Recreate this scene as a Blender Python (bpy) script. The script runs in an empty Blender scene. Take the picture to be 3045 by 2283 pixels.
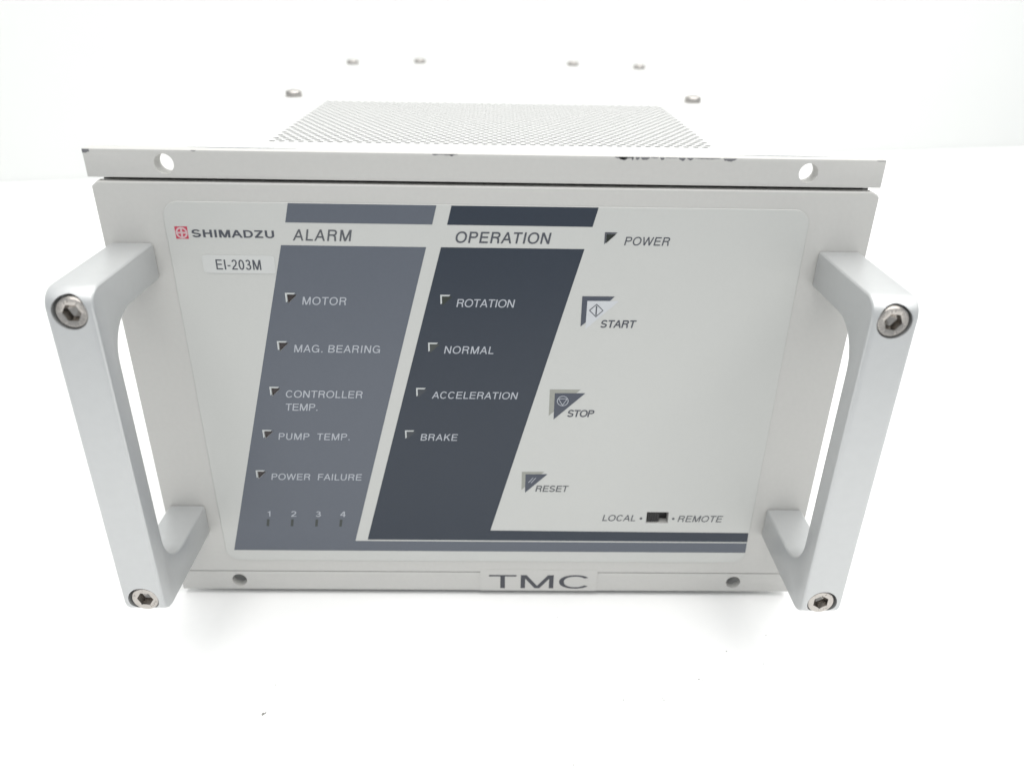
import bpy, bmesh, math, random
from mathutils import Vector
from mathutils.geometry import tessellate_polygon, delaunay_2d_cdt

C = bpy.context.scene.collection
MM = 0.001
CX = 120.0            # mm, middle of the unit; world x = 0 there

# ------------------------------------------------------------------ camera
cam_d = bpy.data.cameras.new('camera')
cam = bpy.data.objects.new('camera', cam_d)
C.objects.link(cam)
cam.location = ((123.184 - CX) * MM, -240.028 * MM, 217.949 * MM)
cam.rotation_euler = (math.radians(62.756), math.radians(-0.9753), math.radians(-0.6733))
cam_d.sensor_fit = 'HORIZONTAL'
cam_d.sensor_width = 36.0
cam_d.lens = 36.0 * 2342.44 / 3045.0
cam_d.clip_start = 0.01
cam_d.clip_end = 50.0
cam_d.dof.use_dof = True
cam_d.dof.focus_distance = 0.262
cam_d.dof.aperture_fstop = 10.0
bpy.context.scene.camera = cam

# ------------------------------------------------------------------ light of the room
w = bpy.data.worlds.new("World")
bpy.context.scene.world = w
w.use_nodes = True
bg = w.node_tree.nodes['Background']
bg.inputs['Color'].default_value = (0.93, 0.97, 1.0, 1)
bg.inputs['Strength'].default_value = 0.60

def area_light(name, loc, target, sx, sy, power, col=(1, 1, 1)):
    d = bpy.data.lights.new(name, 'AREA')
    d.shape = 'RECTANGLE'; d.size = sx; d.size_y = sy; d.energy = power; d.color = col
    o = bpy.data.objects.new(name, d); C.objects.link(o)
    o.location = loc
    o.rotation_euler = (Vector(target) - Vector(loc)).to_track_quat('-Z', 'Y').to_euler()
    return o

area_light('ceiling_softbox', (0.20, 0.14, 1.3), (0.15, 0.14, 0.0), 2.3, 1.9, 42.5, (1.0, 0.985, 0.96))

vs = bpy.context.scene.view_settings
vs.view_transform = 'Standard'
vs.look = 'None'
vs.gamma = 1.0
vs.exposure = 0.0

# ------------------------------------------------------------------ materials
def s2l(c):
    return tuple(((v / 255) / 12.92 if v / 255 <= 0.04045 else ((v / 255 + 0.055) / 1.055) ** 2.4) for v in c)

def mat(name, col, rough=0.5, metal=0.0, spec=0.5, noise=0.03, nscale=900.0, bump=0.0, bscale=2500.0, alpha=1.0, coat=0.0, stretch=None):
    m = bpy.data.materials.new(name); m.use_nodes = True
    nt = m.node_tree; b = nt.nodes['Principled BSDF']
    b.inputs['Roughness'].default_value = rough
    b.inputs['Metallic'].default_value = metal
    b.inputs['Specular IOR Level'].default_value = spec
    b.inputs['Alpha'].default_value = alpha
    b.inputs['Coat Weight'].default_value = coat
    tc = nt.nodes.new('ShaderNodeTexCoord')
    mp = nt.nodes.new('ShaderNodeMapping')
    nt.links.new(tc.outputs['Object'], mp.inputs['Vector'])
    if stretch: mp.inputs['Scale'].default_value = stretch
    n = nt.nodes.new('ShaderNodeTexNoise')
    n.inputs['Scale'].default_value = nscale; n.inputs['Detail'].default_value = 4
    nt.links.new(mp.outputs['Vector'], n.inputs['Vector'])
    mx = nt.nodes.new('ShaderNodeMix'); mx.data_type = 'RGBA'
    mx.inputs['A'].default_value = (*[max(0, c * (1 - noise)) for c in col], 1)
    mx.inputs['B'].default_value = (*[min(1, c * (1 + noise)) for c in col], 1)
    nt.links.new(n.outputs['Fac'], mx.inputs['Factor'])
    nt.links.new(mx.outputs['Result'], b.inputs['Base Color'])
    if bump > 0:
        n2 = nt.nodes.new('ShaderNodeTexNoise')
        n2.inputs['Scale'].default_value = bscale; n2.inputs['Detail'].default_value = 3
        nt.links.new(mp.outputs['Vector'], n2.inputs['Vector'])
        bp = nt.nodes.new('ShaderNodeBump')
        bp.inputs['Strength'].default_value = bump; bp.inputs['Distance'].default_value = 0.0001
        nt.links.new(n2.outputs['Fac'], bp.inputs['Height'])
        nt.links.new(bp.outputs['Normal'], b.inputs['Normal'])
    return m

M = {}
M['paper'] = mat('white_paper', (0.90, 0.90, 0.895), 0.7, noise=0.01, nscale=300, bump=0.05, bscale=1500)
M['wall'] = mat('white_wall', (0.752, 0.762, 0.752), 0.8, noise=0.02, nscale=3)
M['paint'] = mat('beige_grey_paint', (0.515, 0.510, 0.492), 0.5, spec=0.4, noise=0.035, nscale=700, bump=0.25, bscale=3500)
M['cover'] = mat('pale_cover_paint', (0.565, 0.568, 0.560), 0.5, spec=0.4, noise=0.03, nscale=700, bump=0.2, bscale=3500)
M['inside'] = mat('chassis_metal', (0.45, 0.455, 0.45), 0.7, noise=0.2, nscale=120)
M['overlay'] = mat('overlay_film', (0.515, 0.520, 0.503), 0.42, spec=0.45, noise=0.02, nscale=1200, bump=0.12, bscale=5000)
M['alarm'] = mat('alarm_print', (0.088, 0.101, 0.127), 0.40, spec=0.6, noise=0.05, nscale=1200, bump=0.12, bscale=5000)
M['operation'] = mat('operation_print', (0.013, 0.022, 0.038), 0.40, spec=0.55, noise=0.08, nscale=1200, bump=0.12, bscale=5000)
M['light_ink'] = mat('light_ink', (0.40, 0.42, 0.46), 0.45)
M['bracket_ink'] = mat('bracket_ink', (0.50, 0.52, 0.52), 0.45)
M['dark_ink'] = mat('dark_ink', (0.065, 0.070, 0.085), 0.45)
M['mid_ink'] = mat('mid_ink', (0.085, 0.090, 0.10), 0.45)
M['black_ink'] = mat('black_ink', (0.05, 0.053, 0.065), 0.5)
M['button_dark'] = mat('button_print', (0.055, 0.064, 0.088), 0.42, noise=0.06)
M['button_shade'] = mat('button_backing_print', (0.29, 0.295, 0.265), 0.42)
M['button_white'] = mat('button_white_print', (0.53, 0.545, 0.57), 0.42)
M['red'] = mat('red_ink', (0.48, 0.045, 0.085), 0.45)
M['pink'] = mat('pale_pink_ink', (0.56, 0.42, 0.435), 0.45)
M['sticker'] = mat('sticker_film', (0.548, 0.556, 0.546), 0.35, noise=0.015)
M['tape'] = mat('label_tape', (0.516, 0.511, 0.493), 0.42)
M['lens_brown'] = mat('brown_lens', (0.030, 0.020, 0.020), 0.3, noise=0.15)
M['lens_green'] = mat('green_black_lens', (0.016, 0.022, 0.016), 0.3, noise=0.15)
M['lens_grey'] = mat('grey_green_lens', (0.035, 0.042, 0.038), 0.3, noise=0.1)
M['lens_slate'] = mat('slate_lens', (0.030, 0.037, 0.046), 0.3, noise=0.1)
M['black'] = mat('black_plastic', (0.014, 0.014, 0.015), 0.45, noise=0.3, nscale=2500, bump=0.9, bscale=3000)
M['alu'] = mat('satin_aluminium', (0.515, 0.525, 0.528), 0.38, metal=0.45, spec=0.5, noise=0.03, nscale=400, bump=0.35, bscale=4500)
M['steel'] = mat('stainless_steel', (0.44, 0.415, 0.39), 0.27, metal=1.0, noise=0.12, nscale=900, bump=0.3, bscale=2500)
M['screw'] = mat('dull_plated_steel', (0.46, 0.44, 0.42), 0.4, metal=1.0, noise=0.15)
M['chip'] = mat('bare_metal_chip', (0.15, 0.15, 0.16), 0.5, noise=0.4, nscale=3000)
M['scratch'] = mat('scratch_grey', (0.10, 0.12, 0.15), 0.5)
M['dust'] = mat('grey_dust', (0.30, 0.30, 0.28), 0.9, noise=0.3)
M['rubber'] = mat('grey_rubber', (0.06, 0.06, 0.06), 0.8)

# ------------------------------------------------------------------ helpers (all lengths in mm)
def P(x, y, z): return ((x - CX) * MM, y * MM, z * MM)

def link(name, me, m, parent=None, smooth=None):
    o = bpy.data.objects.new(name, me)
    C.objects.link(o)
    if m is not None and not me.materials: me.materials.append(m)
    if parent is not None: o.parent = parent
    if smooth is not None:
        me.shade_smooth()
        me.set_sharp_from_angle(angle=math.radians(smooth))
    return o

def mesh(name, verts, faces, m, parent=None, smooth=None):
    me = bpy.data.meshes.new(name)
    me.from_pydata([P(*v) for v in verts], [], faces)
    me.validate()
    bm = bmesh.new(); bm.from_mesh(me)
    bmesh.ops.recalc_face_normals(bm, faces=bm.faces)
    bm.to_mesh(me); bm.free()
    return link(name, me, m, parent, smooth)

def bevel_apply(o, width, segs=2, angle=35, smooth=40):
    b = o.modifiers.new('bevel', 'BEVEL')
    b.width = width * MM; b.segments = segs; b.limit_method = 'ANGLE'; b.angle_limit = math.radians(angle)
    b.use_clamp_overlap = True
    bake(o)
    o.data.shade_smooth(); o.data.set_sharp_from_angle(angle=math.radians(smooth))
    return o

def bake(o):
    bpy.context.view_layer.update()
    dg = bpy.context.evaluated_depsgraph_get()
    me = bpy.data.meshes.new_from_object(o.evaluated_get(dg))
    old = o.data
    o.modifiers.clear()
    o.data = me
    me.name = o.name
    bpy.data.meshes.remove(old)

def cut(o, *cutters):
    for c in cutters:
        b = o.modifiers.new('cut', 'BOOLEAN'); b.operation = 'DIFFERENCE'; b.solver = 'EXACT'; b.object = c
    bake(o)
    for c in cutters:
        bpy.data.objects.remove(c)

def box(name, x0, x1, y0, y1, z0, z1, m, parent=None, bev=0.0, segs=2):
    v = [(x, y, z) for x in (x0, x1) for y in (y0, y1) for z in (z0, z1)]
    f = [(0, 1, 3, 2), (4, 6, 7, 5), (0, 4, 5, 1), (2, 3, 7, 6), (0, 2, 6, 4), (1, 5, 7, 3)]
    o = mesh(name, v, f, m, parent)
    if bev: bevel_apply(o, bev, segs)
    return o

def plate(name, outline, y0, y1, m, parent=None, holes=(), back=True, cham=0.0):
    """Flat plate in the x-z plane from y0 (front) to y1 (back) with real holes through it."""
    loops = [outline] + list(holes)
    tri = tessellate_polygon([[Vector((a, b, 0)) for a, b in lp] for lp in loops])
    flat = [p for lp in loops for p in lp]
    n = len(flat); ch = []
    if cham:
        ar = sum(outline[i - 1][0] * outline[i][1] - outline[i][0] * outline[i - 1][1] for i in range(len(outline)))
        o1, i1 = stroke(outline, 2 * cham, True)
        ins = i1 if ar > 0 else o1
        flat2 = list(ins) + flat[len(outline):]
    else: flat2 = flat
    v = [(a, y0, b) for a, b in flat2]; f = [tuple(t) for t in tri]
    if y1 is not None:
        v += [(a, y1, b) for a, b in flat]
        if back: f += [tuple(i + n for i in reversed(t)) for t in tri]
        s = 0
        for lp in loops:
            k = len(lp)
            if cham and s == 0:
                m0 = len(v); v += [(a, y0 + cham, b) for a, b in lp]
                for i in range(k):
                    a, b = i, (i + 1) % k
                    f.append((a, b, m0 + b, m0 + a)); f.append((m0 + a, m0 + b, b + n, a + n))
                s += k; continue
            for i in range(k):
                a, b = s + i, s + (i + 1) % k
                f.append((a, b, b + n, a + n))
            s += k
    o = mesh(name, v, f, m, parent)
    if y1 is None:
        # make sure a flat print faces the viewer (-y)
        me = o.data
        if me.polygons and sum(p.normal.y * p.area for p in me.polygons) > 0: me.flip_normals()
    return o

def rrect(x0, x1, z0, z1, r, k=6):
    out = []
    for cx, cz, a0 in ((x1 - r, z1 - r, 0), (x0 + r, z1 - r, 90), (x0 + r, z0 + r, 180), (x1 - r, z0 + r, 270)):
        for i in range(k + 1):
            a = math.radians(a0 + 90 * i / k)
            out.append((cx + r * math.cos(a), cz + r * math.sin(a)))
    return out

def circ(cx, cz, r, n=32, rz=None):
    return [(cx + r * math.cos(2 * math.pi * i / n), cz + (rz or r) * math.sin(2 * math.pi * i / n)) for i in range(n)]

def stroke(pts, wd, closed=False):
    """outline + hole loops of a constant-width closed polyline ring, or one loop for an open bar"""
    if closed:
        n = len(pts); out = []; inn = []
        for i in range(n):
            p0, p1, p2 = Vector(pts[i - 1]), Vector(pts[i]), Vector(pts[(i + 1) % n])
            d1 = (p1 - p0).normalized(); d2 = (p2 - p1).normalized()
            n1 = Vector((d1.y, -d1.x)); n2 = Vector((d2.y, -d2.x))
            b = (n1 + n2).normalized(); k = wd / 2 / max(0.25, b.dot(n1))
            out.append(tuple(p1 + b * k)); inn.append(tuple(p1 - b * k))
        return out, inn
    a, b = Vector(pts[0]), Vector(pts[1]); d = (b - a).normalized(); nn = Vector((d.y, -d.x)) * wd / 2
    return [tuple(a + nn), tuple(b + nn), tuple(b - nn), tuple(a - nn)]

# Upright grotesque capitals drawn as strokes (cap height 1), each with its advance width
def diag(x0, y0, x1, y1, w):
    h = w * math.hypot(x1 - x0, y1 - y0) / abs(y1 - y0) / 2
    return [(x0 - h, y0), (x0 + h, y0), (x1 + h, y1), (x1 - h, y1)]
def bar(x0, x1, y0, y1): return [(x0, y0), (x1, y0), (x1, y1), (x0, y1)]
def band(pts, w, h):
    """strip along a centre line; w = width where it runs upright, h = where it runs level"""
    out = []; n = len(pts); L = []; R = []
    for i in range(n):
        a = pts[max(0, i - 1)]; b = pts[min(n - 1, i + 1)]
        d = Vector((b[0] - a[0], b[1] - a[1])).normalized()
        nx, ny = -d.y, d.x
        L.append((pts[i][0] + nx * w / 2, pts[i][1] + ny * h / 2)); R.append((pts[i][0] - nx * w / 2, pts[i][1] - ny * h / 2))
    return [[L[i], L[i + 1], R[i + 1], R[i]] for i in range(n - 1)]
def sarc(cx, cy, rx, ry, a0, a1, n=18, e=2.15):
    out = []
    for i in range(n + 1):
        a = math.radians(a0 + (a1 - a0) * i / n); c, q = math.cos(a), math.sin(a)
        out.append((cx + rx * math.copysign(abs(c) ** (2 / e), c), cy + ry * math.copysign(abs(q) ** (2 / e), q)))
    return out
def glyph(ch, w, h):
    k = w / 2; t = h / 2
    if ch == 'A': return .93, [diag(.085, 0, .465, 1, w * .93), diag(.845, 0, .465, 1, w * .93), bar(.24, .69, .27, .27 + h)]
    if ch == 'B': return .93, [bar(.10, .10 + w, 0, 1), bar(.10, .56, 0, h), bar(.10, .54, 1 - h, 1), bar(.10, .56, .52 - t, .52 + t)] + band(sarc(.53, .755, .24, .245 - t, -90, 90), w, h) + band(sarc(.55, .265, .27, .265 - t, -90, 90), w, h)
    if ch == 'C': return 1.0, band(sarc(.51, .5, .44 - k, .515 - t, 38, 322, 34), w, h)
    if ch == 'D': return 1.0, [bar(.11, .11 + w, 0, 1), bar(.11, .46, 0, h), bar(.11, .46, 1 - h, 1)] + band(sarc(.45, .5, .47 - k, .5 - t, -90, 90, 26), w, h)
    if ch == 'E': return .93, [bar(.11, .11 + w, 0, 1), bar(.11, .86, 0, h), bar(.11, .84, 1 - h, 1), bar(.11, .80, .52 - t, .52 + t)]
    if ch == 'F': return .85, [bar(.11, .11 + w, 0, 1), bar(.11, .80, 1 - h, 1), bar(.11, .73, .51 - t, .51 + t)]
    if ch == 'G': return 1.08, band(sarc(.53, .5, .47 - k, .515 - t, 36, 345, 36), w, h) + [bar(.56, .98, .52 - h, .52), bar(.98 - w * .8, .98, 0, .52)]
    if ch == 'H': return 1.0, [bar(.11, .11 + w, 0, 1), bar(.89 - w, .89, 0, 1), bar(.11, .89, .53 - t, .53 + t)]
    if ch == 'I': return .39, [bar(.195 - k, .195 + k, 0, 1)]
    if ch == 'K': return .93, [bar(.11, .11 + w, 0, 1), diag(.17, .34, .79, 1, w), diag(.84, 0, .42, .60, w)]
    if ch == 'L': return .77, [bar(.11, .11 + w, 0, 1), bar(.11, .73, 0, h)]
    if ch == 'M': return 1.16, [bar(.10, .10 + w, 0, 1), bar(1.06 - w, 1.06, 0, 1), diag(.10 + w * .75, 1, .58, 0, w * 1.02), diag(1.06 - w * .75, 1, .58, 0, w * 1.02)]
    if ch == 'N': return 1.0, [bar(.10, .10 + w, 0, 1), bar(.90 - w, .90, 0, 1), diag(.10 + w * .6, 1, .90 - w * .6, 0, w)]
    if ch == 'O': return 1.08, band(sarc(.54, .5, .49 - k, .515 - t, 0, 360, 44), w, h)
    if ch == 'P': return .93, [bar(.11, .11 + w, 0, 1), bar(.11, .57, 1 - h, 1), bar(.11, .57, .43, .43 + h)] + band(sarc(.56, .715, .30 - k, .285 - t, -90, 90), w, h)
    if ch == 'R': return 1.0, [bar(.11, .11 + w, 0, 1), bar(.11, .60, 1 - h, 1), bar(.11, .60, .45, .45 + h)] + band(sarc(.59, .725, .30 - k, .275 - t, -90, 90), w, h) + band([(.58, .45 + t), (.70, .44), (.765, .36), (.785, .22), (.80, .08), (.84, 0)], w, h)
    if ch == 'S': return .93, band(sarc(.465, .735, .36 - k, .28 - t, 15, 180, 18, 2.1) + [(.17, .60), (.30, .53), (.60, .46), (.76, .38)] + sarc(.465, .275, .385 - k, .29 - t, -5, -165, 20, 2.1), w, h)
    if ch == 'T': return .85, [bar(.425 - k, .425 + k, 0, 1), bar(.04, .81, 1 - h, 1)]
    if ch == 'U': return 1.0, [bar(.11, .11 + w, .34, 1), bar(.89 - w, .89, .34, 1)] + band(sarc(.5, .36, .39 - k, .375 - t, 180, 360, 24), w, h)
    if ch == 'V': return .93, [diag(.10, 1, .465, 0, w), diag(.83, 1, .465, 0, w)]
    if ch == 'W': return 1.31, [diag(.09, 1, .36, 0, w * .95), diag(.655, 1, .36, 0, w * .95), diag(.655, 1, .95, 0, w * .95), diag(1.22, 1, .95, 0, w * .95)]
    if ch == 'Z': return .85, [bar(.06, .79, 0, h), bar(.07, .78, 1 - h, 1), diag(.15, h * .5, .69, 1 - h * .5, w * 1.05)]
    if ch == '0': return .774, band(sarc(.387, .5, .33 - k, .51 - t, 0, 360, 36), w, h)
    if ch == '1': return .774, [bar(.40, .40 + w, 0, 1), bar(.16, .42, .72, .72 + h * .9)] + [[(.40, .80), (.40 + w * .5, .80), (.40 + w * .5, 1), (.42, 1)]]
    if ch == '2': return .774, band(sarc(.385, .72, .31 - k, .29 - t, 170, -25, 18) + [(.50, .44), (.26, .25), (.14, .07)], w, h) + [bar(.06, .71, 0, h)]
    if ch == '3': return .774, band(sarc(.37, .745, .28 - k, .265 - t, 165, -88, 18), w, h) + band(sarc(.375, .28, .33 - k, .295 - t, 88, -165, 20), w, h) + [bar(.28, .42, .52 - t, .52 + t)]
    if ch == '4': return .774, [bar(.48, .48 + w, 0, 1), bar(.04, .73, .24, .24 + h), diag(.09, .30, .52, 1, w * .9)]
    if ch == '-': return .46, [bar(.06, .40, .33, .33 + h)]
    if ch == '.': return .387, [bar(.12, .12 + w * 1.1, 0, w * 1.1)]
    return .387, []

def lettering(body, x0, x1, zb, cap, y, m, parent, shear=0.0, gx=1.0, bold=0.0, thin=0.88, name='lettering'):
    """Flat printed word whose foot runs from x0 to x1 at height zb, cap height cap."""
    w = 0.143 + bold; h = w * thin
    w = w / (gx ** 0.75) if gx > 1 else w / gx
    items = [glyph(c, w, h) for c in body]
    def ink(it): xs = [p[0] for poly in it[1] for p in poly]; return min(xs), max(xs)
    lead = ink(items[0])[0]; tail = items[-1][0] - ink(items[-1])[1]
    nat = (sum(i[0] for i in items) - lead - tail) * gx
    extra = ((x1 - x0) / cap - nat) / max(1, len(body) - 1)
    sx = gx
    if len(body) == 1: sx = (x1 - x0) / cap / (sum(i[0] for i in items) - lead - tail); extra = 0
    verts = []; faces = []
    pen = -lead * sx
    for adv, polys in items:
        if polys:
            pv = []; pf = []
            for poly in polys:
                a = sum(poly[i][0] * poly[(i + 1) % len(poly)][1] - poly[(i + 1) % len(poly)][0] * poly[i][1] for i in range(len(poly)))
                if abs(a) < 1e-7: continue
                if a < 0: poly = poly[::-1]
                s0 = len(pv); pv += [Vector(p) for p in poly]; pf.append(list(range(s0, s0 + len(poly))))
            r = delaunay_2d_cdt(pv, [], pf, 0, 1e-5)
            s0 = len(verts)
            for p in r[0]:
                u = (pen + p.x * sx) * cap; v = p.y * cap
                verts.append((x0 + u + v * shear, y, zb + v))
            faces += [tuple(i + s0 for i in q) for q, org in zip(r[2], r[5]) if org]
        pen += adv * sx + extra
    me = bpy.data.meshes.new(name)
    me.from_pydata([P(*q) for q in verts], [], faces)
    if sum(p.normal.y * p.area for p in me.polygons) > 0: me.flip_normals()
    return link(name, me, m, parent)

def empty(name, loc=(0, 0, 0)):
    o = bpy.data.objects.new(name, None); C.objects.link(o); o.location = loc
    o.empty_display_size = 0.02
    return o

def ring_mesh(name, rings, m, parent=None, cap_last=True, cap_first=False, smooth=30):
    n = len(rings[0]); v = [p for r in rings for p in r]; f = []
    for j in range(len(rings) - 1):
        for i in range(n):
            a = j * n + i; b = j * n + (i + 1) % n
            f.append((a, b, b + n, a + n))
    if cap_last: f.append(tuple(range((len(rings) - 1) * n, len(rings) * n)))
    if cap_first: f.append(tuple(reversed(range(n))))
    return mesh(name, v, f, m, parent, smooth)

# ------------------------------------------------------------------ setting
def wall_y(x): return 673 + (x + 448) * 0.2357       # where table and wall meet (mm)
xa, xb = -3000, 3200
tbl = mesh('table', [(xa, -310, 0), (xb, -310, 0), (xb, wall_y(xb) - 1, 0), (xa, wall_y(xa) - 1, 0),
                     (xa, -310, -30), (xb, -310, -30), (xb, wall_y(xb) - 1, -30), (xa, wall_y(xa) - 1, -30)],
           [(0, 1, 2, 3), (4, 7, 6, 5), (0, 4, 5, 1), (1, 5, 6, 2), (2, 6, 7, 3), (3, 7, 4, 0)], M['paper'])
tbl['kind'] = 'structure'
wl = mesh('wall', [(xa, wall_y(xa), -60), (xb, wall_y(xb), -60), (xb, wall_y(xb), 2400), (xa, wall_y(xa), 2400),
                   (xa, wall_y(xa) + 60, -60), (xb, wall_y(xb) + 60, -60), (xb, wall_y(xb) + 60, 2400), (xa, wall_y(xa) + 60, 2400)],
          [(0, 1, 2, 3), (4, 7, 6, 5), (0, 4, 5, 1), (1, 5, 6, 2), (2, 6, 7, 3), (3, 7, 4, 0)], M['wall'])
wl['kind'] = 'structure'

# ------------------------------------------------------------------ the controller
U = empty('pump_controller')
U['label'] = 'beige grey pump controller unit with two silver handles standing on white table'
U['category'] = 'controller'

# indicator triangles (top-left corner of each bracket) in panel coordinates
IND = [(54.41, 126.70, 'brown'), (49.81, 109.65, 'brown'), (45.22, 92.57, 'brown'), (40.66, 75.48, 'brown'), (36.10, 58.54, 'brown'),
       (104.37, 126.65, 'green'), (99.90, 109.69, 'grey'), (95.25, 92.67, 'slate'), (90.70, 75.78, 'slate'), (156.24, 148.02, 'power')]
def tri_of(x, z): return [(x + 0.55, z - 0.55), (x + 3.85, z - 0.60), (x + 0.60, z - 3.75)]
holes_alarm = [tri_of(x, z) for x, z, k in IND if k == 'brown']
holes_oper = [tri_of(x, z) for x, z, k in IND if k == 'green']
hole_power = [(156.75, 147.35), (159.85, 147.35), (156.80, 144.30)]
SW = [(179.62, 36.07), (187.95, 36.07), (187.85, 41.13), (179.62, 41.16)]

# front panel
pan = plate('front_panel', [(0.0, 11.55), (240.0, 11.55), (240.0, 159.9), (239.2, 160.75), (237.4, 161.6), (1.9, 161.6), (0.0, 160.0)],
            0.0, 3.0, M['paint'], U, holes=holes_alarm + [hole_power, SW], cham=0.38)
box('panel_frame', 2.5, 237.5, 6.1, 13.9, 12.0, 160.3, M['paint'], U)

# case body: open box of sheet metal under the perforated cover
cb = []
def shell(x0, x1, y0, y1, z0, z1, t):
    vv = []; ff = []
    def bx(a0, a1, b0, b1, c0, c1):
        s = len(vv)
        vv.extend([(x, y, z) for x in (a0, a1) for y in (b0, b1) for z in (c0, c1)])
        ff.extend([tuple(i + s for i in q) for q in ((0, 1, 3, 2), (4, 6, 7, 5), (0, 4, 5, 1), (2, 3, 7, 6), (0, 2, 6, 4), (1, 5, 7, 3))])
    bx(x0, x1, y0, y1, z0, z0 + t)
    bx(x0, x0 + t, y0 + t, y1 - t, z0 + t, z1)
    bx(x1 - t, x1, y0 + t, y1 - t, z0 + t, z1)
    bx(x0, x1, y0, y0 + t, z0 + t, z1)
    bx(x0, x1, y1 - t, y1, z0 + t, z1)
    return vv, ff
v, f = shell(2.0, 238.0, 14.0, 402.0, 5.0, 160.4, 1.2)
mesh('case', v, f, M['cover'], U)
box('circuit_chassis', 12, 228, 30, 385, 20, 150, M['inside'], U)

# perforated top cover, every hole real
def perforated_cover():
    px, py, r = 3.671, 3.178, 1.25
    nx, ny = 46, 35
    x0, y0 = 36.62, 69.0
    zt, zb = 161.5, 160.5
    vv = []; ff = []
    def quad(a0, a1, b0, b1, z, flip=False):
        s = len(vv); vv.extend([(a0, b0, z), (a1, b0, z), (a1, b1, z), (a0, b1, z)])
        ff.append((s + 3, s + 2, s + 1, s) if flip else (s, s + 1, s + 2, s + 3))
    L = x0 - px / 2; Rr = L + nx * px + px / 2
    F = y0 - py / 2; B = F + ny * py
    ca = math.atan2(py / 2, px / 2)
    angs = sorted([ca, math.pi - ca, -ca, ca - math.pi] + [0, math.pi / 2, math.pi, -math.pi / 2] + [math.radians(t) for t in (20, 62, 118, 160, -20, -62, -118, -160)])
    K = len(angs)
    for j in range(ny):
        off = 0 if j % 2 == 0 else px / 2
        b0 = F + j * py
        if off == 0: quad(Rr - px / 2, Rr, b0, b0 + py, zt)
        else: quad(L, L + px / 2, b0, b0 + py, zt)
        cy = b0 + py / 2
        for i in range(nx):
            cx = L + off + (i + 0.5) * px
            s = len(vv)
            for a in angs:
                c, sn = math.cos(a), math.sin(a)
                k = min(px / 2 / abs(c) if abs(c) > 1e-9 else 1e9, py / 2 / abs(sn) if abs(sn) > 1e-9 else 1e9)
                vv.append((cx + k * c, cy + k * sn, zt))
            for a in angs: vv.append((cx + r * math.cos(a), cy + r * math.sin(a), zt))
            for a in angs: vv.append((cx + r * math.cos(a), cy + r * math.sin(a), zb))
            for q in range(K):
                q2 = (q + 1) % K
                ff.append((s + q, s + q2, s + K + q2, s + K + q))
                ff.append((s + K + q, s + K + q2, s + 2 * K + q2, s + 2 * K + q))
    X0, X1, Y0, Y1 = 1.6, 238.4, 5.6, 402.4
    quad(X0, X1, Y0, F, zt); quad(X0, X1, B, Y1, zt); quad(X0, L, F, B, zt); quad(Rr, X1, F, B, zt)
    # lips turned down over the case
    s = len(vv)
    vv.extend([(X0, Y0, zt), (X1, Y0, zt), (X1, Y1, zt), (X0, Y1, zt), (X0, Y0, zt - 9), (X1, Y0, zt - 9), (X1, Y1, zt - 9), (X0, Y1, zt - 9)])
    for a, b in ((1, 2), (2, 3), (3, 0)): ff.append((s + a, s + b, s + b + 4, s + a + 4))
    me = bpy.data.meshes.new('top_cover')
    me.from_pydata([P(*q) for q in vv], [], ff)
    link('top_cover', me, M['cover'], U)
perforated_cover()

# flanges (mounting lips) above and below the panel
def hole_cutter(cx, cz, r, y0=-3, y1=9, n=40):
    return ring_mesh('cutter', [[(x, y0, z) for x, z in circ(cx, cz, r, n)], [(x, y1, z) for x, z in circ(cx, cz, r, n)]], None, None, True, True)
ft = box('top_flange', -0.55, 239.75, 0.25, 5.2, 162.75, 171.05, M['paint'], U, bev=0.15)
cut(ft, hole_cutter(22.9, 166.95, 2.95), hole_cutter(216.75, 166.95, 2.95))
ft.data.shade_smooth(); ft.data.set_sharp_from_angle(angle=math.radians(30))
box('flange_foot', 3.0, 237.0, 5.3, 16.0, 161.55, 162.6, M['cover'], U, bev=0.3)
fb = box('bottom_flange', 0.4, 239.6, 0.15, 2.9, 2.4, 11.4, M['paint'], U, bev=0.25)
cut(fb, hole_cutter(23.05, 7.05, 2.85), hole_cutter(217.1, 7.05, 2.85))
fb.data.shade_smooth(); fb.data.set_sharp_from_angle(angle=math.radians(30))
for x in (25, 215):
    for y in (40, 370):
        ring_mesh('rubber_foot', [[(a, b, 5.0) for a, b in circ(x, y, 7, 24)], [(a, b, 0.3) for a, b in circ(x, y, 6.6, 24)], [(a, b, 0.02) for a, b in circ(x, y, 6.2, 24)]], M['rubber'], U)

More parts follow.
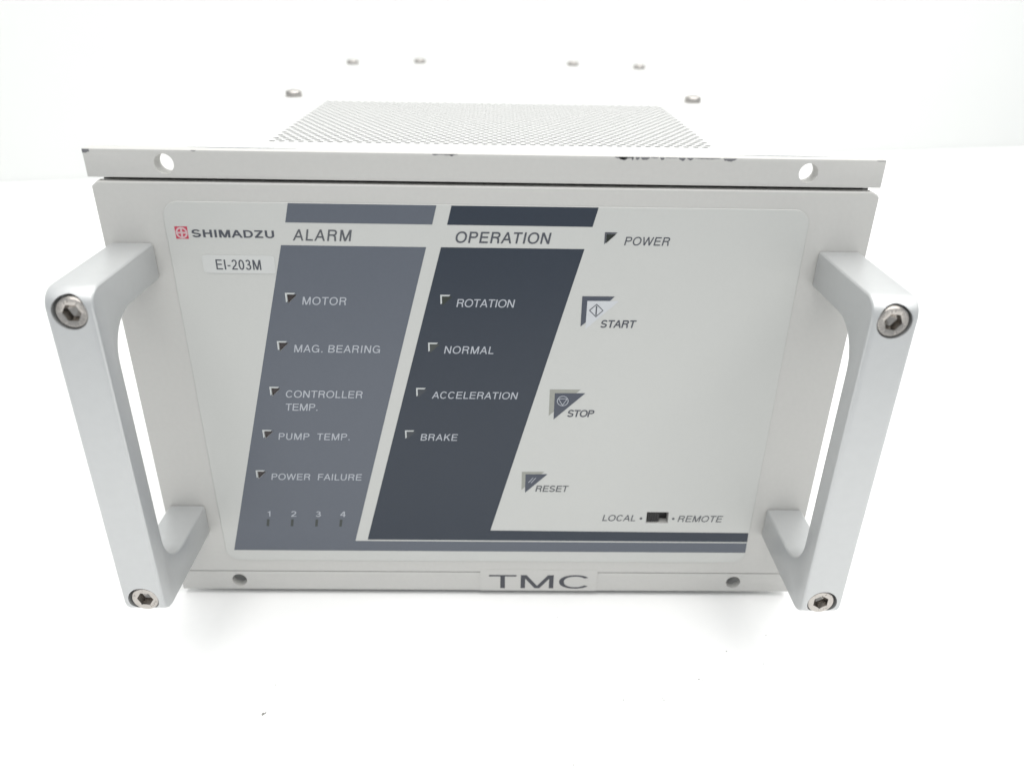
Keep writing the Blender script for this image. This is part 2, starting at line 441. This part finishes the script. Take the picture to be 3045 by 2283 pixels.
# paint chips on the upper front edge of the top flange
random.seed(4)
def chips():
    segs = [(157.6, 163.2, .55), (158.9, 161.4, .9), (162.6, 163.4, .8), (163.8, 165.2, .65), (165.4, 168.2, .7), (168.4, 170.8, .25), (171.2, 172.6, .75),
            (172.8, 176.6, .15), (176.8, 178.9, .75), (179.2, 181.4, .55), (181.5, 189.5, .26), (190.2, 194.4, .75), (103.0, 105.2, .3), (105.2, 110.6, .22),
            (108.3, 109.3, .5), (-0.52, 1.6, .95), (236.8, 239.6, .14), (31.5, 33.0, .2)]
    for a, b, d in segs:
        vv = []; ff = []
        n = max(5, int((b - a) * 3))
        for i in range(n + 1):
            t = i / n; x = a + (b - a) * t
            e = (math.sin(math.pi * min(1, max(0, t))) ** 0.45) if (a > 0) else (1 if t < .8 else .6)
            dz = d * e * random.uniform(.7, 1.3)
            vv.append((x, 0.22, 170.88)); vv.append((x, 0.22, 170.88 - max(.05, dz)))
            vv.append((x, 0.42, 171.08))
            if i < n:
                k = 3 * i
                ff.append((k, k + 1, k + 4, k + 3)); ff.append((k + 2, k, k + 3, k + 5))
        mesh('paint_chip', vv, ff, M['chip'], ft)
    # worn line along the rear top edge
    for a, b in ((28.5, 62.0), (195.0, 226.0)):
        n = 30; vv = []; ff = []
        for i in range(n + 1):
            t = i / n; x = a + (b - a) * t; wd = 0.95 * math.sin(math.pi * min(.98, max(.02, t))) ** .6 * random.uniform(.6, 1)
            vv += [(x, 5.02 - wd, 171.07), (x, 5.03, 171.07)]
            if i < n:
                k = len(vv) - 2; ff.append((k, k + 2, k + 3, k + 1))
        mesh('worn_edge', vv, ff, M['scratch'], ft)
chips()
def scuffs():
    vv = []; ff = []
    for x0, y0, x1, y1, wd in ((35.5, 27, 43.5, 27.5, .9), (7.5, 22, 10.5, 25, .35), (18, 24, 22, 22.5, .3), (196, 24, 203, 33, .9), (201, 17, 214, 16.6, .8)):
        d = Vector((x1 - x0, y1 - y0)).normalized(); nx, ny = -d.y * wd / 2, d.x * wd / 2; xm, ym = (x0 + x1) / 2, (y0 + y1) / 2
        k = len(vv)
        vv += [(x0, y0, 161.53), (xm + nx, ym + ny, 161.53), (x1, y1, 161.53), (xm - nx, ym - ny, 161.53)]
        ff.append((k, k + 1, k + 2, k + 3))
    for i in range(len(ff)):
        mesh('scuff_mark', vv[4 * i:4 * i + 4], [(0, 1, 2, 3)], M['scuff'], U)
M['scuff'] = mat('scuffed_paint', (0.36, 0.37, 0.37), 0.6)
scuffs()

# ------------------------------------------------------------------ overlay with its prints
Y_OV, Y_P1, Y_P2, Y_P3 = -0.28, -0.31, -0.34, -0.37
ov = plate('control_overlay', rrect(20.0, 219.6, 17.25, 155.9, 5.0, 8), Y_OV, -0.0 - 0.005, M['overlay'], U,
           holes=holes_alarm + [hole_power, SW], back=False, cham=0.14)
plate('alarm_stripe', [(57.15, 149.75), (102.45, 149.7), (103.93, 155.72), (58.6, 155.78)], Y_P1, None, M['alarm'], ov)
plate('operation_stripe', [(107.03, 149.68), (152.22, 149.62), (153.73, 155.73), (108.52, 155.70)], Y_P1, None, M['operation'], ov)
plate('alarm_field', [(23.2, 22.12), (219.5, 22.2), (219.4, 26.83), (69.72, 26.85), (100.36, 142.46), (55.0, 142.5)], Y_P1, None, M['alarm'], ov, holes=holes_alarm)
plate('operation_field', [(74.36, 27.5), (219.45, 27.4), (219.27, 31.68), (120.98, 32.15), (150.13, 142.47), (104.98, 142.48)], Y_P1, None, M['operation'], ov)

SH = 0.19
def txt(s, x0, x1, zb, cap, m='light_ink', sh=SH, **k): return lettering(s, x0, x1, zb, cap, Y_P2, M[m], ov, shear=sh, **k)
txt('ALARM', 58.84, 76.81, 144.05, 3.6, 'mid_ink', bold=0.014)
txt('OPERATION', 109.3, 138.9, 144.0, 3.6, 'dark_ink', bold=0.024)
txt('POWER', 162.5, 176.5, 143.9, 2.72, 'dark_ink', bold=0.006)
txt('MOTOR', 59.57, 73.65, 122.68, 2.7)
txt('MAG. BEARING', 55.07, 83.6, 105.68, 2.7)
txt('CONTROLLER', 50.3, 76.5, 88.45, 2.75)
txt('TEMP.', 49.6, 60.7, 83.32, 2.75)
txt('PUMP  TEMP.', 45.87, 70.9, 71.5, 2.7)
txt('POWER  FAILURE', 41.3, 73.85, 54.45, 2.7)
for s, a, b in (('1', 37.9, 38.9), ('2', 46.6, 48.5), ('3', 55.75, 57.65), ('4', 64.75, 66.8)): txt(s, a, b, 38.05, 2.45, sh=0.12)
txt('ROTATION', 109.5, 128.1, 122.5, 2.75)
txt('NORMAL', 105.1, 121.6, 105.75, 2.72)
txt('ACCELERATION', 100.5, 129.8, 88.6, 2.7)
txt('BRAKE', 96.0, 108.9, 71.65, 2.7)
txt('START', 156.8, 168.3, 115.75, 2.72, 'dark_ink', bold=0.045)
txt('STOP', 147.5, 156.7, 81.8, 2.78, 'dark_ink', bold=0.045)
txt('RESET', 137.4, 149.2, 50.05, 2.72, 'mid_ink', bold=0.03)
txt('LOCAL', 163.0, 175.4, 36.95, 2.8, 'mid_ink', bold=0.015)
txt('REMOTE', 191.5, 208.1, 36.75, 2.85, 'mid_ink', bold=0.006)
plate('dot_mark', circ(177.57, 38.22, 0.52), Y_P2, None, M['mid_ink'], ov)
plate('dot_mark', circ(189.78, 38.18, 0.52), Y_P2, None, M['mid_ink'], ov)
for x in (37.67, 46.68, 55.8, 64.85):
    plate('indicator_bar', [(x - .75, 33.55), (x + .22, 33.55), (x + .78, 36.8), (x - .19, 36.8)], Y_P2, None, M['lens_grey'], ov)

# emblem
em = plate('emblem', [(22.83, 144.12), (26.72, 144.15), (26.74, 148.08), (22.83, 148.04)], Y_P1, None, M['red'], ov)
cxe, cze = 24.80, 146.08
plate('emblem_disc', circ(cxe, cze, 1.82, 40), Y_P2, None, M['pink'], ov)
for q in range(4):
    a0 = math.pi / 2 * q
    pts = []
    g = 0.30
    for i in range(9):
        a = a0 + math.radians(14) + (math.pi / 2 - math.radians(28)) * i / 8
        pts.append((cxe + 1.28 * math.cos(a), cze + 1.28 * math.sin(a)))
    c, s = math.cos(a0 + math.pi / 4), math.sin(a0 + math.pi / 4)
    pts.append((cxe + 0.44 * c, cze + 0.44 * s))
    plate('emblem_quarter', pts, Y_P3, None, M['red'], ov)
lettering('SHIMADZU', 27.85, 53.3, 144.72, 2.42, Y_P2, M['dark_ink'], ov, gx=1.5, bold=0.13, thin=0.66)

# model number sticker
stk = plate('model_sticker', rrect(29.75, 52.4, 133.15, 139.05, 0.9), Y_OV - 0.16, Y_OV - 0.001, M['sticker'], U, back=False)
lettering('EI-203M', 33.85, 48.0, 134.33, 3.3, Y_OV - 0.19, M['dark_ink'], stk, gx=0.82)

# indicator lamps
for x, z, k in IND:
    if k == 'power':
        lm = plate('indicator_lamp', hole_power, 0.25, None, M['lens_green'], U)
        plate('lamp_bracket', [(156.2, 148.0), (160.15, 147.98), (159.55, 147.4), (156.72, 147.38), (156.76, 144.7), (156.2, 144.15)], Y_P2, None, M['dark_ink'], lm)
        continue
    T = tri_of(x, z)
    y = {'brown': 0.35, 'green': Y_P2, 'grey': Y_P2 - 0.0, 'slate': Y_P2}[k]
    lm = plate('indicator_lamp', T, y, None, M['lens_' + k], U)
    plate('lamp_bracket', [(x, z), (x + 3.3, z), (x + 2.85, z - 0.5), (x + 0.5, z - 0.5), (x + 0.5, z - 2.95), (x, z - 3.3)], Y_P3, None, M['bracket_ink'], lm)

# membrane buttons
b1 = plate('start_button', [(152.08, 125.15), (162.4, 125.2), (152.0, 115.1)], Y_P2, Y_OV - 0.001, M['button_white'], U, back=False)
plate('button_bracket', [(150.36, 126.70), (160.88, 126.72), (159.45, 125.22), (152.08, 125.15), (152.03, 117.62), (150.36, 116.1)], Y_P3, None, M['button_dark'], b1)
o_, i_ = stroke([(155.2, 124.0), (157.4, 121.85), (155.2, 119.65), (152.98, 121.85)], 0.26, True)
plate('button_symbol', o_, Y_P3 - .02, None, M['dark_ink'], b1, holes=[i_])
plate('button_symbol', stroke([(155.21, 123.45), (155.21, 120.15)], 0.42), Y_P3 - .02, None, M['dark_ink'], b1)
b2 = plate('stop_button', [(142.93, 91.1), (153.4, 91.17), (142.9, 80.7)], Y_P3, Y_OV - 0.001, M['button_dark'], U, back=False)
plate('button_backing', [(141.15, 92.55), (151.8, 92.6), (141.15, 82.15)], Y_P1, None, M['button_shade'], b2)
cc = circ(145.78, 88.12, 2.0, 40); ci = circ(145.78, 88.12, 1.76, 40)
plate('button_symbol', cc, Y_P3 - .03, None, M['light_ink'], b2, holes=[ci])
o_, i_ = stroke([(144.25, 88.98), (147.3, 88.98), (145.78, 86.45)], 0.22, True)
plate('button_symbol', o_, Y_P3 - .03, None, M['light_ink'], b2, holes=[i_])
b3 = plate('reset_button', [(133.66, 57.65), (141.6, 57.75), (133.66, 49.6)], Y_P3, Y_OV - 0.001, M['button_dark'], U, back=False)
plate('button_backing', [(132.29, 58.72), (140.4, 58.78), (132.29, 50.8)], Y_P1, None, M['button_shade'], b3)
plate('button_symbol', stroke([(134.8, 54.05), (136.45, 56.2)], 0.24), Y_P3 - .03, None, M['light_ink'], b3)
plate('button_symbol', stroke([(135.72, 53.9), (137.45, 56.15)], 0.24), Y_P3 - .03, None, M['light_ink'], b3)

# slide switch
sw = box('slide_switch', 178.6, 189.0, 2.9, 6.0, 34.8, 42.4, M['black'], U)
kv = []; kf = []
def bxk(a0, a1, b0, b1, c0, c1):
    s = len(kv)
    kv.extend([(x, y, z) for x in (a0, a1) for y in (b0, b1) for z in (c0, c1)])
    kf.extend([tuple(i + s for i in q) for q in ((0, 1, 3, 2), (4, 6, 7, 5), (0, 4, 5, 1), (2, 3, 7, 6), (0, 2, 6, 4), (1, 5, 7, 3))])
bxk(179.95, 184.5, 0.5, 2.88, 36.4, 40.9)
for i in range(5): bxk(180.25 + i * .86, 180.65 + i * .86, 0.15, 0.499, 36.5, 40.8)
mesh('slider_knob', kv, kf, M['black'], sw)

# name tape across the seam
tp = box('name_label', 117.1, 163.1, -0.09, -0.02, 2.55, 12.95, M['tape'], U)
for s, a, b in (('T', 120.5, 131.3), ('M', 133.0, 145.95), ('C', 148.1, 159.6)):
    lettering(s, a, b, 3.78, 6.62, -0.12, M['black_ink'], tp, bold=-0.012, thin=0.85)

# ------------------------------------------------------------------ handles
def arc(cy, cz, r, a0, a1, n=8):
    return [(cy + r * math.cos(math.radians(a0 + (a1 - a0) * i / n)), cz + r * math.sin(math.radians(a0 + (a1 - a0) * i / n))) for i in range(n + 1)]

def handle_mesh(name):
    yf, yi = -43.3, -35.3
    z0, z1, zi0, zi1 = 30.1, 142.8, 42.8, 130.9
    Ro, Ri = 5.6, 12.5
    # closed C profile in (y, z)
    pr = [(0.0, z1)] + arc(yf + Ro, z1 - Ro, Ro, 90, 180) + arc(yf + Ro, z0 + Ro, Ro, 180, 270) + [(0.0, z0), (0.0, zi0)]
    pr += arc(yi + Ri, zi0 + Ri, Ri, 270, 180, 10) + arc(yi + Ri, zi1 - Ri, Ri, 180, 90, 10) + [(0.0, zi1)]
    x0, x1 = -6.55, 6.55
    n = len(pr)
    v = [(x0 + CX, y, z) for y, z in pr] + [(x1 + CX, y, z) for y, z in pr]
    f = [tuple(range(n)), tuple(reversed(range(n, 2 * n)))] + [(i, (i + 1) % n, (i + 1) % n + n, i + n) for i in range(n)]
    o = mesh(name, v, f, M['alu'], None)
    bevel_apply(o, 1.0, 3, 50, 35)
    def bore(z):
        rr = [circ(CX, z, 4.85, 48), circ(CX, z, 4.85, 48)]
        return ring_mesh('cutter', [[(x, -50, q) for x, q in rr[0]], [(x, -38.2, q) for x, q in rr[1]]], None, None, True, True)
    cut(o, bore(136.55), bore(36.4))
    o.data.shade_smooth(); o.data.set_sharp_from_angle(angle=math.radians(28))
    o.data.materials.clear(); o.data.materials.append(M['alu'])
    return o

def cap_screw_mesh():
    n = 48
    def c(r, y): return [(CX + r * math.cos(2 * math.pi * i / n), y, r * math.sin(2 * math.pi * i / n)) for i in range(n)]
    def hx(R, y):
        out = []
        for i in range(n):
            a = 2 * math.pi * i / n; s = math.pi / 3; t = (a % s) - s / 2
            r = R * math.cos(s / 2) / math.cos(t)
            out.append((CX + r * math.cos(a), y, r * math.sin(a)))
        return out
    o = ring_mesh('cap_screw', [c(4.42, 4.4), c(4.42, 0.55), c(4.30, 0.22), c(4.02, 0.0), c(2.75, 0.0), hx(2.62, 0.12), hx(2.55, 3.2), c(1.2, 3.9), c(0.1, 4.4)], M['steel'], None, True, False, 25)
    # raised grade marks on the head
    bm = bmesh.new(); bm.from_mesh(o.data)
    rr = random.Random(7)
    for a in (100, 158, 166, 300, 312, 326, 340, 350):
        a = math.radians(a); r = 3.42 + rr.uniform(-.15, .15)
        cx, cz = r * math.cos(a), r * math.sin(a); th = a + rr.uniform(-.5, .9)
        dx, dz = Vector((math.cos(th), math.sin(th))) * .33
        ex, ez = -dz * .28, dx * .28
        pts = [(cx - dx - ex, cz - dz - ez), (cx + dx - ex, cz + dz - ez), (cx + dx + ex, cz + dz + ez), (cx - dx + ex, cz - dz + ez)]
        lo = [bm.verts.new((p[0] * MM, 0.01 * MM, p[1] * MM)) for p in pts]
        hi = [bm.verts.new((p[0] * MM * 1.0, -0.07 * MM, p[1] * MM)) for p in pts]
        bm.faces.new(hi)
        for i in range(4): bm.faces.new((lo[i], lo[(i + 1) % 4], hi[(i + 1) % 4], hi[i]))
    bmesh.ops.recalc_face_normals(bm, faces=bm.faces)
    bm.to_mesh(o.data); bm.free()
    return o

h1 = handle_mesh('handle')
h1.parent = U
h1.location.x = (8.85 - CX) * MM
sc0 = cap_screw_mesh()
h2 = h1.copy(); C.objects.link(h2); h2.parent = U; h2.location.x = (230.95 - CX) * MM
first = True
for h, dx, z, ang, tilt in ((h1, 0.45, 136.45, 2, 0), (h1, 0.45, 36.6, 4, 0), (h2, -0.25, 136.5, 8, 0), (h2, -0.35, 36.6, 30, 0)):
    s = sc0 if first else sc0.copy()
    if not first: C.objects.link(s)
    first = False
    s.parent = h
    s.location = (dx * MM, -43.05 * MM, z * MM)
    s.rotation_euler = (0, math.radians(ang), 0)

# pan head screws on the cover
def pan_screw():
    n = 32
    def c(r, z): return [(CX + r * math.cos(2 * math.pi * i / n), r * math.sin(2 * math.pi * i / n), z) for i in range(n)]
    def x(r1, r2, z):
        out = []
        for i in range(n):
            a = 2 * math.pi * i / n; k = (i % 8) in (0, 1, 7)
            r = r1 if k else r2
            out.append((CX + r * math.cos(a), r * math.sin(a), z))
        return out
    return ring_mesh('cover_screw', [c(4.1, 0.0), c(4.15, 1.5), c(4.0, 2.3), c(3.4, 2.9), c(2.7, 3.1), x(2.1, 0.8, 3.15), x(1.5, 0.5, 1.6), c(0.2, 1.2)], M['screw'], None, True, False, 35)
ps = pan_screw()
for i, (x, y, a) in enumerate([(16.1, 193.0, 10), (224.1, 194.6, 55), (17.8, 365.0, 30), (64.0, 381.5, 70), (176.1, 381.5, 20), (222.6, 366.0, 0)]):
    s = ps if i == 0 else ps.copy()
    if i: C.objects.link(s)
    s.parent = U; s.location = ((x - CX) * MM, y * MM, 161.52 * MM); s.rotation_euler = (0, 0, math.radians(a))

# ------------------------------------------------------------------ specks on the table
def speck_shape(vv, ff, x, y, s, rnd):
    k = len(vv); n = 7
    for i in range(n):
        a = 2 * math.pi * i / n; r = s * rnd.uniform(.35, 1)
        vv.append((x + r * math.cos(a), y + r * math.sin(a), 0.03))
    for i in range(n):
        a = 2 * math.pi * i / n; r = s * rnd.uniform(.15, .5)
        vv.append((x + r * math.cos(a), y + r * math.sin(a), 0.03 + s * rnd.uniform(.2, .5)))
    for i in range(n): ff.append((k + i, k + (i + 1) % n, k + n + (i + 1) % n, k + n + i))
    ff.append(tuple(range(k + n, k + 2 * n)))
rnd = random.Random(11)
vv = []; ff = []
speck_shape(vv, ff, 46.6, -57.2, 0.85, rnd); speck_shape(vv, ff, 47.3, -56.7, 0.6, rnd)
o = mesh('dust_crumb', vv, ff, M['dust'])
o['label'] = 'small grey crumb on the white table in front of the unit, left of middle'
o['category'] = 'crumb'
vv = []; ff = []
for x, y, s in ((47.6, -45, .3), (173, -35, .28), (177, -36, .3), (195, -42, .42), (196.2, -42.3, .3), (220, -35, .28), (167, -51, .3), (181, -51, .36), (180.6, -50.2, .25), (89, -47, .3), (225, -21, .3), (276, 13, .35),
                (148, -76, .3), (298, -24, .3), (208, -29, .34), (147, -12, .25), (82, -53, .2), (169, -58, .22), (-23, -71, .22), (130, -60, .12), (200, -66, .15), (252, -58, .18), (257, -30, .15), (60, -30, .15)):
    speck_shape(vv, ff, x, y, s * 1.05, rnd)
o = mesh('dust_specks', vv, ff, M['dust'])
o['kind'] = 'stuff'
o['label'] = 'tiny grey dust specks scattered over the white table before the unit'
o['category'] = 'dust'
